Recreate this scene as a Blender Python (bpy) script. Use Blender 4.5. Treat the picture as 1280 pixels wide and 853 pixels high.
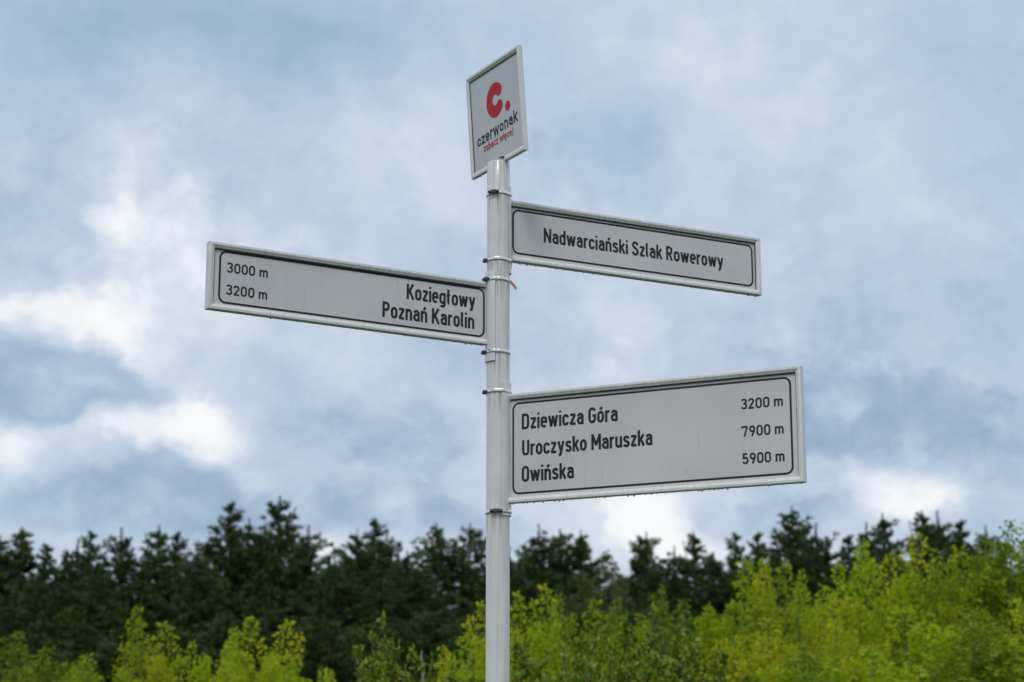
import bpy, bmesh, math, random
from math import sin, cos, pi, radians
from mathutils import Vector, Matrix, noise as mnoise

scene = bpy.context.scene
for o in list(bpy.data.objects):
    bpy.data.objects.remove(o)
COL = scene.collection

# ---------------------------------------------------------------- camera
F_PX = 2459.9                       # focal length in pixels of a 1280 px wide picture
PITCH = radians(13.035)
EYE = 1.6
cam_data = bpy.data.cameras.new('camera')
cam_data.sensor_width = 36.0
cam_data.lens = F_PX / 1280 * 36.0
cam_data.clip_start = 0.1
cam_data.clip_end = 3000
cam_data.dof.use_dof = True
cam_data.dof.focus_distance = 6.42
cam_data.dof.aperture_fstop = 4.9
cam = bpy.data.objects.new('camera', cam_data)
cam.location = (0, 0, EYE)
cam.rotation_euler = (radians(90) + PITCH, 0, 0)
COL.objects.link(cam)
scene.camera = cam
scene.render.resolution_x, scene.render.resolution_y = 1024, 682
scene.render.engine = 'CYCLES'
scene.view_settings.view_transform = 'Standard'
scene.view_settings.look = 'None'
scene.view_settings.gamma = 1.0
scene.view_settings.exposure = 0.0


def sky_dir(px, py):
    """direction in which a far thing seen at photograph pixel (px, py) lies"""
    x = (px - 640) / F_PX
    t = (426.5 - py) / F_PX
    c, s = cos(PITCH), sin(PITCH)
    return Vector((x, c - s * t, s + c * t)).normalized()


# ---------------------------------------------------------------- node helpers
class NT:
    def __init__(self, tree):
        self.t = tree
        tree.nodes.clear()

    def n(self, kind, **kw):
        nd = self.t.nodes.new(kind)
        for k, v in kw.items():
            if isinstance(k, str) and hasattr(nd, k):
                setattr(nd, k, v)
        return nd

    def link(self, a, b):
        self.t.links.new(a, b)

    def val(self, sock, v):
        if isinstance(v, bpy.types.NodeSocket):
            self.link(v, sock)
        else:
            sock.default_value = v

    def math(self, op, a, b=0.0, c=0.0, clamp=False):
        nd = self.t.nodes.new('ShaderNodeMath')
        nd.operation = op
        nd.use_clamp = clamp
        self.val(nd.inputs[0], a)
        self.val(nd.inputs[1], b)
        self.val(nd.inputs[2], c)
        return nd.outputs[0]

    def vmath(self, op, a, b=(0, 0, 0), out=0, scale=None):
        nd = self.t.nodes.new('ShaderNodeVectorMath')
        nd.operation = op
        self.val(nd.inputs[0], a)
        self.val(nd.inputs[1], b)
        if scale is not None:
            self.val(nd.inputs['Scale'], scale)
        return nd.outputs[out]

    def mix(self, f, a, b):
        nd = self.t.nodes.new('ShaderNodeMix')
        nd.data_type = 'RGBA'
        self.val(nd.inputs[0], f)
        self.val(nd.inputs[6], a)
        self.val(nd.inputs[7], b)
        return nd.outputs[2]

    def noise(self, vec, scale, detail=4, rough=0.5, dist=0.0, out=0):
        nd = self.t.nodes.new('ShaderNodeTexNoise')
        if vec is not None:
            self.link(vec, nd.inputs['Vector'])
        nd.inputs['Scale'].default_value = scale
        nd.inputs['Detail'].default_value = detail
        nd.inputs['Roughness'].default_value = rough
        nd.inputs['Distortion'].default_value = dist
        return nd.outputs[out]

    def smooth(self, v, a, b, lo=0.0, hi=1.0):
        nd = self.t.nodes.new('ShaderNodeMapRange')
        nd.interpolation_type = 'SMOOTHSTEP'
        self.val(nd.inputs[0], v)
        nd.inputs[1].default_value = a
        nd.inputs[2].default_value = b
        nd.inputs[3].default_value = lo
        nd.inputs[4].default_value = hi
        return nd.outputs[0]


def lin(r, g, b):
    def f(c):
        c /= 255.0
        return c / 12.92 if c <= 0.04045 else ((c + 0.055) / 1.055) ** 2.4
    return (f(r), f(g), f(b), 1.0)


# ---------------------------------------------------------------- world: sky and clouds
SUN_EL, SUN_AZ = radians(52), radians(192)      # azimuth clockwise from +Y
world = bpy.data.worlds.new('World')
scene.world = world
world.use_nodes = True
w = NT(world.node_tree)
sky = w.n('ShaderNodeTexSky')
sky.sky_type = 'NISHITA'
sky.sun_disc = False
sky.sun_elevation = SUN_EL
sky.sun_rotation = SUN_AZ
sky.dust_density = 2.0
STR = 0.1
tc = w.n('ShaderNodeTexCoord')
d0 = w.vmath('NORMALIZE', tc.outputs['Generated'])
sq = w.vmath('MULTIPLY', d0, (1.0, 1.0, 1.25))
warp = w.vmath('SUBTRACT', w.noise(sq, 9.0, 3, 0.5, 0, 1), (0.5, 0.5, 0.5))
warp2 = w.vmath('SUBTRACT', w.noise(sq, 30.0, 3, 0.55, 0, 1), (0.5, 0.5, 0.5))
dw = w.vmath('ADD', d0, w.vmath('SCALE', warp, scale=0.034))
dw = w.vmath('ADD', dw, w.vmath('SCALE', warp2, scale=0.020))
warp3 = w.vmath('SUBTRACT', w.noise(sq, 85.0, 4, 0.6, 0, 1), (0.5, 0.5, 0.5))
dw = w.vmath('ADD', dw, w.vmath('SCALE', warp3, scale=0.010))
sqw = w.vmath('MULTIPLY', dw, (1.0, 1.0, 1.25))


def blobs(lst):
    tot = None
    for (px, py, rx, ry, a) in lst:
        d = sky_dir(px, py)
        v = w.vmath('SUBTRACT', dw, tuple(d))
        v = w.vmath('MULTIPLY', v, (F_PX / rx, F_PX / rx, F_PX / ry))
        ln = w.vmath('LENGTH', v, out=1)
        g = w.math('EXPONENT', w.math('MULTIPLY', w.math('MULTIPLY', ln, ln), -0.5))
        g = w.math('MULTIPLY', g, a)
        tot = g if tot is None else w.math('ADD', tot, g)
    return tot


bright = blobs([(20, 378, 50, 20, .50), (95, 398, 50, 26, .56), (150, 440, 36, 24, .45), (6, 562, 28, 40, .72), (75, 530, 40, 14, .28),
                (155, 542, 42, 14, .55), (215, 512, 34, 16, .5), (275, 545, 32, 20, .6), (325, 590, 26, 26, .5),
                (832, 655, 34, 26, .75), (870, 690, 50, 14, .4), (1135, 618, 42, 26, .85), (1190, 640, 36, 18, .45), (1080, 600, 40, 20, .2),
                (415, 685, 26, 18, .8), (500, 638, 24, 16, .5), (90, 640, 30, 14, .3), (215, 220, 150, 80, .20), (60, 250, 90, 90, .12),
                (300, 380, 180, 90, .20), (400, 560, 160, 60, .1), (1190, 320, 90, 70, .12), (960, 120, 150, 80, .10),
                (760, 450, 120, 50, .22), (690, 620, 60, 50, .12), (520, 130, 90, 70, .10)])
dark = blobs([(330, 480, 60, 34, .12), (440, 560, 110, 60, .40), (1040, 540, 120, 50, .42), (1230, 560, 80, 60, .35),
              (560, 665, 90, 26, .35), (980, 650, 60, 26, .4), (950, 320, 140, 90, .15), (130, 150, 70, 60, .16), (720, 200, 90, 60, .3),
              (1000, 440, 120, 60, .12), (400, 640, 70, 26, .3)])
hard = blobs([(20, 465, 75, 42, 1.0), (75, 490, 55, 28, .8), (190, 495, 30, 16, .45), (240, 610, 60, 34, 1.0), (300, 640, 60, 22, .8), (150, 625, 70, 26, .9),
              (60, 635, 60, 22, .8), (200, 575, 28, 14, .4)])
blue = blobs([(240, 30, 200, 55, .55), (30, 90, 100, 55, .35), (1250, 120, 90, 130, .6), (750, 175, 70, 45, .35),
              (690, 30, 80, 60, .2), (420, 60, 90, 50, .3), (1100, 20, 200, 40, .15)])
n_big = w.noise(sqw, 5.0, 6, 0.55)
n_mid = w.noise(sqw, 14.0, 6, 0.55)
n_fine = w.noise(sqw, 38.0, 7, 0.66)
br = w.math('ADD', w.smooth(n_big, 0.34, 0.66, 0.29, 0.49), w.smooth(n_mid, 0.32, 0.7, -0.05, 0.11))
br = w.math('ADD', br, w.smooth(n_fine, 0.3, 0.7, -0.055, 0.055))
mid0 = w.math('SUBTRACT', n_mid, 0.5)
fin0 = w.math('SUBTRACT', w.noise(sqw, 32.0, 6, 0.62), 0.5)
rough_ = w.math('ADD', w.math('MULTIPLY', mid0, 1.3), w.math('MULTIPLY', fin0, 1.15))
bright = w.math('MULTIPLY', w.smooth(w.math('ADD', bright, w.math('MULTIPLY', rough_, w.smooth(bright, 0.02, 0.3))), 0.02, 1.15), 0.58)
dark = w.math('MULTIPLY', w.smooth(w.math('ADD', dark, w.math('MULTIPLY', rough_, w.smooth(dark, 0.02, 0.3))), 0.05, 0.75), 0.85)
hard = w.smooth(w.math('ADD', hard, w.math('MULTIPLY', rough_, w.smooth(hard, 0.02, 0.3, 0, 1.4))), 0.10, 1.0)
br = w.math('ADD', br, bright)
br = w.math('SUBTRACT', br, w.math('MULTIPLY', dark, 0.5), clamp=True)
core = w.math('ADD', w.math('MULTIPLY', rough_, 0.6), 0.12)
br = w.math('ADD', w.math('MULTIPLY', br, w.math('SUBTRACT', 1.0, hard)), w.math('MULTIPLY', core, hard), clamp=True)
ramp = w.n('ShaderNodeValToRGB')
w.link(br, ramp.inputs[0])
cr = ramp.color_ramp
cr.interpolation = 'B_SPLINE'
cr.elements[0].position = 0.0
cr.elements[0].color = lin(150, 172, 198)
cr.elements[1].position = 1.0
cr.elements[1].color = lin(250, 251, 252)
for p, c in ((0.2, (167, 188, 211)), (0.4, (192, 208, 225)), (0.62, (214, 225, 236)), (0.82, (241, 245, 249))):
    e = cr.elements.new(p)
    e.color = lin(*c)
cloud = w.vmath('SCALE', ramp.outputs[0], scale=1.0 / STR)
skyc = w.vmath('ADD', w.vmath('SCALE', sky.outputs[0], scale=0.45), w.vmath('SCALE', tuple(lin(150, 186, 216)[:3]), scale=0.62 / STR))
gap = w.math('ADD', w.smooth(w.noise(sqw, 3.2, 5, 0.5), 0.56, 0.75, 0.0, 0.5), blue, clamp=True)
final = w.mix(w.math('MULTIPLY', gap, 0.8), cloud, skyc)
bg = w.n('ShaderNodeBackground')
w.link(final, bg.inputs[0])
bg.inputs[1].default_value = STR
out = w.n('ShaderNodeOutputWorld')
w.link(bg.outputs[0], out.inputs[0])

sun_data = bpy.data.lights.new('sun', 'SUN')
sun_data.energy = 1.35
sun_data.angle = radians(14)
sun_data.color = (1.0, 0.96, 0.9)
sun = bpy.data.objects.new('sun', sun_data)
sd = Vector((sin(SUN_AZ) * cos(SUN_EL), cos(SUN_AZ) * cos(SUN_EL), sin(SUN_EL)))
sun.rotation_euler = sd.to_track_quat('Z', 'Y').to_euler()
sun.location = (0, -5, 12)
COL.objects.link(sun)


# ---------------------------------------------------------------- materials
def new_mat(name):
    m = bpy.data.materials.new(name)
    m.use_nodes = True
    return m, NT(m.node_tree)


def principled(nt, base, rough=0.5, metal=0.0, coat=0.0, spec=0.5):
    p = nt.n('ShaderNodeBsdfPrincipled')
    nt.val(p.inputs['Base Color'], base)
    nt.val(p.inputs['Roughness'], rough)
    p.inputs['Metallic'].default_value = metal
    p.inputs['Coat Weight'].default_value = coat
    p.inputs['Specular IOR Level'].default_value = spec
    o = nt.n('ShaderNodeOutputMaterial')
    nt.link(p.outputs[0], o.inputs[0])
    return p, o


def bump(nt, p, h, strength, dist):
    b = nt.n('ShaderNodeBump')
    b.inputs['Strength'].default_value = strength
    b.inputs['Distance'].default_value = dist
    nt.link(h, b.inputs['Height'])
    nt.link(b.outputs[0], p.inputs['Normal'])


def paint_mat(name, c1, c2, grime, rough=0.32, coat=0.25, stains=()):
    m, nt = new_mat(name)
    t = nt.n('ShaderNodeTexCoord').outputs['Object']
    a = nt.noise(t, 9, 5, 0.6)
    st = nt.noise(nt.vmath('MULTIPLY', t, (90, 90, 4)), 1.0, 4, 0.6)
    c = nt.mix(nt.smooth(a, 0.3, 0.7), c1, c2)
    c = nt.mix(nt.smooth(st, 0.50, 0.75, 0, 0.5), c, grime)
    spk = nt.noise(t, 260, 2, 0.5)
    c = nt.mix(nt.smooth(spk, 0.70, 0.76, 0, 0.4), c, grime)
    if stains:                      # dirt runs washed down from each clamp
        sp = nt.n('ShaderNodeSeparateXYZ')
        nt.link(t, sp.inputs[0])
        run = nt.smooth(nt.noise(nt.vmath('MULTIPLY', t, (150, 150, 5)), 1.0, 3, 0.6), 0.42, 0.66)
        for zc in stains:
            up = nt.math('LESS_THAN', sp.outputs[2], zc)
            fade = nt.smooth(sp.outputs[2], zc - 0.11, zc, 0.0, 0.75)
            c = nt.mix(nt.math('MULTIPLY', nt.math('MULTIPLY', up, fade), run), c, (.30, .29, .23, 1))
    p, o = principled(nt, c, nt.smooth(a, 0.2, 0.8, rough - 0.07, rough + 0.1), 0, coat)
    bump(nt, p, nt.noise(t, 320, 3, 0.5), 0.12, 0.0006)
    return m


M = {}
M['pole'] = paint_mat('pole_paint', (.65, .655, .64, 1), (.72, .725, .71, 1), (.36, .36, .31, 1), stains=(3.668, 3.555, 3.327, 3.258, 3.014, 2.882, 2.487))
M['frame'] = paint_mat('frame_paint', (.67, .675, .66, 1), (.73, .735, .72, 1), (.34, .35, .29, 1))
M['panel'] = paint_mat('panel_white', (.60, .59, .56, 1), (.64, .63, .60, 1), (.42, .41, .37, 1), 0.5, 0.0)


def film_mat(name, c1, c2):
    m, nt = new_mat(name)
    t = nt.n('ShaderNodeTexCoord').outputs['Object']
    a = nt.noise(t, 3.5, 4, 0.5)
    b = nt.noise(t, 30, 4, 0.6)
    c = nt.mix(nt.smooth(a, 0.3, 0.7), c1, c2)
    c = nt.mix(nt.smooth(b, 0.62, 0.8, 0, 0.4), c, (.25, .25, .24, 1))
    run = nt.noise(nt.vmath('MULTIPLY', t, (70, 1, 5)), 1.0, 4, 0.6)
    c = nt.mix(nt.smooth(run, 0.56, 0.8, 0, 0.3), c, (.34, .335, .31, 1))
    p, o = principled(nt, c, 0.30, 0, 0.2)
    bump(nt, p, nt.noise(t, 500, 2, 0.5), 0.06, 0.0004)
    return m


M['film'] = film_mat('retroreflective_film', (.54, .522, .522, 1), (.61, .59, .59, 1))
M['film_top'] = film_mat('printed_film', (.52, .515, .53, 1), (.57, .565, .58, 1))


def plain(name, c, rough=0.45, metal=0.0, var=0.15):
    m, nt = new_mat(name)
    t = nt.n('ShaderNodeTexCoord').outputs['Object']
    a = nt.noise(t, 60, 4, 0.6)
    c2 = tuple(x * (1 - var) for x in c[:3]) + (1,)
    p, o = principled(nt, nt.mix(a, c, c2), rough, metal)
    return m


M['ink'] = plain('black_ink', (.010, .010, .011, 1), 0.65)
M['ink_blue'] = plain('dark_grey_ink', (.018, .024, .036, 1), 0.65)
M['red'] = plain('red_ink', (.56, .012, .02, 1), 0.7)
M['shade_strip'] = plain('dark_shade_strip', (.06, .058, .045, 1), .6, 0, .5)  # dark tone standing in for shade inside the sign recesses
M['steel'] = plain('stainless_band', (.90, .88, .83, 1), 0.28, 1.0)
M['dark_steel'] = plain('dark_zinc', (.10, .10, .095, 1), 0.42, 0.8)
M['rust'] = plain('rusty_band_end', (.46, .20, .12, 1), 0.6, 0.1)
m, nt = new_mat('water')
p, o = principled(nt, (1, 1, 1, 1), 0.02)
p.inputs['Transmission Weight'].default_value = 1.0
p.inputs['IOR'].default_value = 1.33
M['water'] = m


def leaf_mat(name, cols, trans, rough=0.5, big=0.6, bigcol=None, tmul=1.3):
    """leaf colour differs per leaf (island) and drifts slowly through the crown"""
    m, nt = new_mat(name)
    g = nt.n('ShaderNodeNewGeometry')
    ramp = nt.n('ShaderNodeValToRGB')
    r = ramp.color_ramp
    r.elements[0].color = cols[0]
    r.elements[1].color = cols[-1]
    for i, c in enumerate(cols[1:-1]):
        e = r.elements.new((i + 1) / (len(cols) - 1))
        e.color = c
    nt.link(g.outputs['Random Per Island'], ramp.inputs[0])
    c = ramp.outputs[0]
    if bigcol is not None:
        oi = nt.n('ShaderNodeObjectInfo').outputs['Random']
        pos = nt.n('ShaderNodeTexCoord').outputs['Object']
        nd = nt.t.nodes.new('ShaderNodeTexNoise')
        nd.noise_dimensions = '4D'
        nt.link(pos, nd.inputs['Vector'])
        nt.link(nt.math('MULTIPLY', oi, 30), nd.inputs['W'])
        nd.inputs['Scale'].default_value = big
        nd.inputs['Detail'].default_value = 3
        c = nt.mix(nt.smooth(nd.outputs[0], 0.42, 0.66, 0, 0.75), c, bigcol)
        hsv = nt.n('ShaderNodeHueSaturation')
        nt.link(c, hsv.inputs['Color'])
        nt.link(nt.math('ADD', nt.math('MULTIPLY', oi, 0.36), 0.82), hsv.inputs['Value'])
        c = hsv.outputs[0]
    d = nt.n('ShaderNodeBsdfPrincipled')
    nt.link(c, d.inputs['Base Color'])
    d.inputs['Roughness'].default_value = rough
    d.inputs['Specular IOR Level'].default_value = 0.3
    tr = nt.n('ShaderNodeBsdfTranslucent')
    nt.link(nt.vmath('MULTIPLY', c, (tmul, tmul * 1.05, tmul * 0.5)), tr.inputs[0])
    mx = nt.n('ShaderNodeMixShader')
    mx.inputs[0].default_value = trans
    nt.link(d.outputs[0], mx.inputs[1])
    nt.link(tr.outputs[0], mx.inputs[2])
    o = nt.n('ShaderNodeOutputMaterial')
    nt.link(mx.outputs[0], o.inputs[0])
    return m


M['maple'] = leaf_mat('yellow_green_leaf', [(.25, .36, .008, 1), (.32, .43, .010, 1), (.42, .47, .010, 1), (.16, .29, .012, 1)],
                      0.42, bigcol=(.50, .46, .012, 1), big=0.9)
M['maple_green'] = leaf_mat('mid_green_leaf', [(.14, .24, .008, 1), (.19, .30, .010, 1), (.25, .33, .010, 1), (.12, .22, .012, 1)],
                            0.36, bigcol=(.20, .22, .012, 1), big=0.8)
M['hawthorn'] = leaf_mat('shrub_leaf', [(.07, .16, .010, 1), (.12, .22, .012, 1), (.19, .29, .015, 1), (.26, .31, .02, 1), (.06, .13, .010, 1), (.24, .20, .05, 1)],
                         0.3, rough=0.38, bigcol=(.20, .24, .012, 1), big=1.5)
M['berry'] = plain('red_brown_fruit', (.16, .035, .02, 1), 0.4)
M['needle'] = leaf_mat('pine_needle', [(.032, .066, .020, 1), (.046, .09, .024, 1), (.07, .12, .028, 1), (.022, .05, .016, 1)],
                       0.12, rough=0.6, bigcol=(.085, .14, .028, 1), big=0.7)
M['birch_leaf'] = leaf_mat('olive_leaf', [(.055, .075, .022, 1), (.075, .10, .028, 1), (.05, .07, .02, 1)],
                           0.25, bigcol=(.09, .10, .03, 1), big=0.5)
M['bark'] = plain('pine_bark', (.12, .075, .05, 1), 0.9, 0, 0.6)
M['twig'] = plain('grey_brown_bark', (.09, .085, .04, 1), 0.85, 0, 0.5)
M['pale_wood'] = plain('weathered_pale_wood', (.30, .28, .26, 1), 0.8, 0, 0.3)

m, nt = new_mat('meadow')
t = nt.n('ShaderNodeTexCoord').outputs['Object']
c = nt.mix(nt.noise(t, 0.15, 6, 0.6), (.045, .07, .02, 1), (.09, .10, .035, 1))
c = nt.mix(nt.smooth(nt.noise(t, 3.0, 6, 0.7), 0.5, 0.7, 0, .7), c, (.10, .075, .04, 1))
p, o = principled(nt, c, 0.95)
bump(nt, p, nt.noise(t, 12, 6, 0.7), 0.8, 0.05)
M['meadow'] = m


# ---------------------------------------------------------------- object helpers
def link_mesh(name, verts, faces, mat, parent=None, smooth=False, auto=None):
    me = bpy.data.meshes.new(name)
    me.from_pydata([tuple(v) for v in verts], [], faces)
    me.update()
    if smooth:
        me.polygons.foreach_set('use_smooth', [True] * len(me.polygons))
        if auto:
            me.set_sharp_from_angle(angle=radians(auto))
    me.materials.append(mat)
    o = bpy.data.objects.new(name, me)
    COL.objects.link(o)
    if parent is not None:
        o.parent = parent
    return o


def tag(o, label=None, cat=None, group=None, kind=None):
    if label:
        o['label'] = label
    if cat:
        o['category'] = cat
    if group:
        o['group'] = group
    if kind:
        o['kind'] = kind
    return o


def empty(name, loc=(0, 0, 0), rz=0.0):
    o = bpy.data.objects.new(name, None)
    o.location = loc
    o.rotation_euler = (0, 0, rz)
    o.empty_display_size = 0.2
    COL.objects.link(o)
    return o


# ---------------------------------------------------------------- setting: ground
gv, gf = [], []
random.seed(3)
rings = [0, 6, 14, 30, 60, 120, 300, 900, 2500]
seg = 48
for i, r in enumerate(rings):
    for k in range(seg):
        a = 2 * pi * k / seg
        x, y = r * cos(a), r * sin(a)
        z = 0.0 if r < 6 else 0.25 * mnoise.noise(Vector((x * .03, y * .03, 0))) * min(1, r / 60)
        gv.append((x, y, z))
for i in range(len(rings) - 1):
    for k in range(seg):
        a, b = i * seg + k, i * seg + (k + 1) % seg
        if i == 0:
            gf.append((a, b + seg, a + seg)[::-1])
        else:
            gf.append((a, b, b + seg, a + seg)[::-1])
ground = link_mesh('ground', gv, gf, M['meadow'], smooth=True)
tag(ground, 'rough green meadow ground under the signpost and trees', kind='structure')

# ---------------------------------------------------------------- signpost
PX, PY, R = -0.0455, 6.30, 0.038
POLE_TOP = 3.672
post = empty('signpost', (PX, PY, 0))
tag(post, 'pale grey metal pole carrying three direction signs and a square red logo sign on top', 'signpost')


def pole_r(a):
    return R - 0.00045 * abs(sin(a * 6)) ** 0.6


pv, pf = [], []
NS = 144
zs = [-0.05, 0.0] + [POLE_TOP * k / 24 for k in range(1, 24)] + [POLE_TOP - 0.002, POLE_TOP]
for zi, z in enumerate(zs):
    sc = 1.0 if zi < len(zs) - 1 else 0.955
    for k in range(NS):
        a = 2 * pi * k / NS
        r = pole_r(a) * sc
        pv.append((r * cos(a), r * sin(a), z))
for i in range(len(zs) - 1):
    for k in range(NS):
        a, b = i * NS + k, i * NS + (k + 1) % NS
        pf.append((a, b, b + NS, a + NS))
pole = link_mesh('pole', pv, pf, M['pole'], post, smooth=True, auto=50)
# flat cap plate closing the pole, with a small dark mounting stub that carries the square sign
cv, cf = [], []
for z, r in ((POLE_TOP - .001, .0), (POLE_TOP - .001, R - .002), (POLE_TOP + .002, R - .0005), (POLE_TOP + .004, R - .003), (POLE_TOP + .004, 0)):
    for k in range(48):
        a = 2 * pi * k / 48
        cv.append((r * cos(a), r * sin(a), z))
for i in range(4):
    for k in range(48):
        a, b = i * 48 + k, i * 48 + (k + 1) % 48
        cf.append((a, b, b + 48, a + 48))
link_mesh('pole_cap', cv, cf, M['pole'], post)
# footing
fv, ff = [], []
for z, r in ((0.02, .0), (0.02, .16), (0.0, .17), (-.2, .17)):
    for k in range(40):
        a = 2 * pi * k / 40
        fv.append((r * cos(a), r * sin(a), z))
for i in range(3):
    for k in range(40):
        a, b = i * 40 + k, i * 40 + (k + 1) % 40
        ff.append((a, a + 40, b + 40, b))
link_mesh('footing', fv, ff, plain('concrete', (.32, .31, .29, 1), .9), post)


# ---- lettering in a narrow technical stroke alphabet
Wt = 0.15
h = Wt / 2
CAPT, XH = 1.0 - h, 0.725 - h


def arc(cx, cy, rx, ry, a0, a1, n=12):
    return [(cx + rx * cos(radians(a0 + (a1 - a0) * i / n)), cy + ry * sin(radians(a0 + (a1 - a0) * i / n))) for i in range(n + 1)]


def spline(pts, n=5):
    outp = []
    P = [pts[0]] + list(pts) + [pts[-1]]
    for i in range(1, len(P) - 2):
        for k in range(n):
            t = k / n
            q = []
            for c in (0, 1):
                p0, p1, p2, p3 = P[i - 1][c], P[i][c], P[i + 1][c], P[i + 2][c]
                q.append(0.5 * (2 * p1 + (p2 - p0) * t + (2 * p0 - 5 * p1 + 4 * p2 - p3) * t * t + (3 * p1 - p0 - 3 * p2 + p3) * t ** 3))
            outp.append(tuple(q))
    outp.append(tuple(pts[-1]))
    return outp


L0, R0 = h, 0.43
rr = (R0 - L0) / 2
cx0 = (R0 + L0) / 2
BB = h
LOW_O = arc(cx0, BB + rr, rr, rr, 180, 360) + arc(cx0, XH - rr, rr, rr, 0, 180)
A_TOP = [(L0 + .03, XH - .13)] + arc(cx0, XH - .15, rr, .15, 140, 0) + [(R0, 0)]
A_BOWL = [(R0, .425), (.26, .425)] + arc(.25, .252, .172, .173, 90, 270) + [(R0, h)]
ACUTE = [(cx0 - .03, .80), (cx0 + .12, .98)]
N_ARCH = arc(cx0, XH - rr, rr, rr, 180, 0) + [(R0, 0)]
S_LOW = spline([(.405, .53), (.35, .62), (.245, XH), (.13, .615), (.085, .52), (.13, .43), (.245, .37), (.37, .31), (.415, .21), (.365, .115), (.245, h), (.12, .105), (.065, .185)])
C_LOW = arc(cx0, XH - rr, rr, rr, 10, 180) + arc(cx0, BB + rr, rr, rr, 180, 350)
E_LOW = [(L0 + .01, .37), (R0, .37)] + arc(cx0, XH - rr, rr, rr, 0, 180) + arc(cx0, BB + rr, rr, rr, 180, 318)
L_TAIL = [(L0, 1.0)] + arc(L0 + .13, BB + .13, .13, .13, 180, 262)
DOT = [(L0, .865), (L0, 1.0)]
I_ST = [(L0, 0), (L0, .725)]
rc = .17
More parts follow.
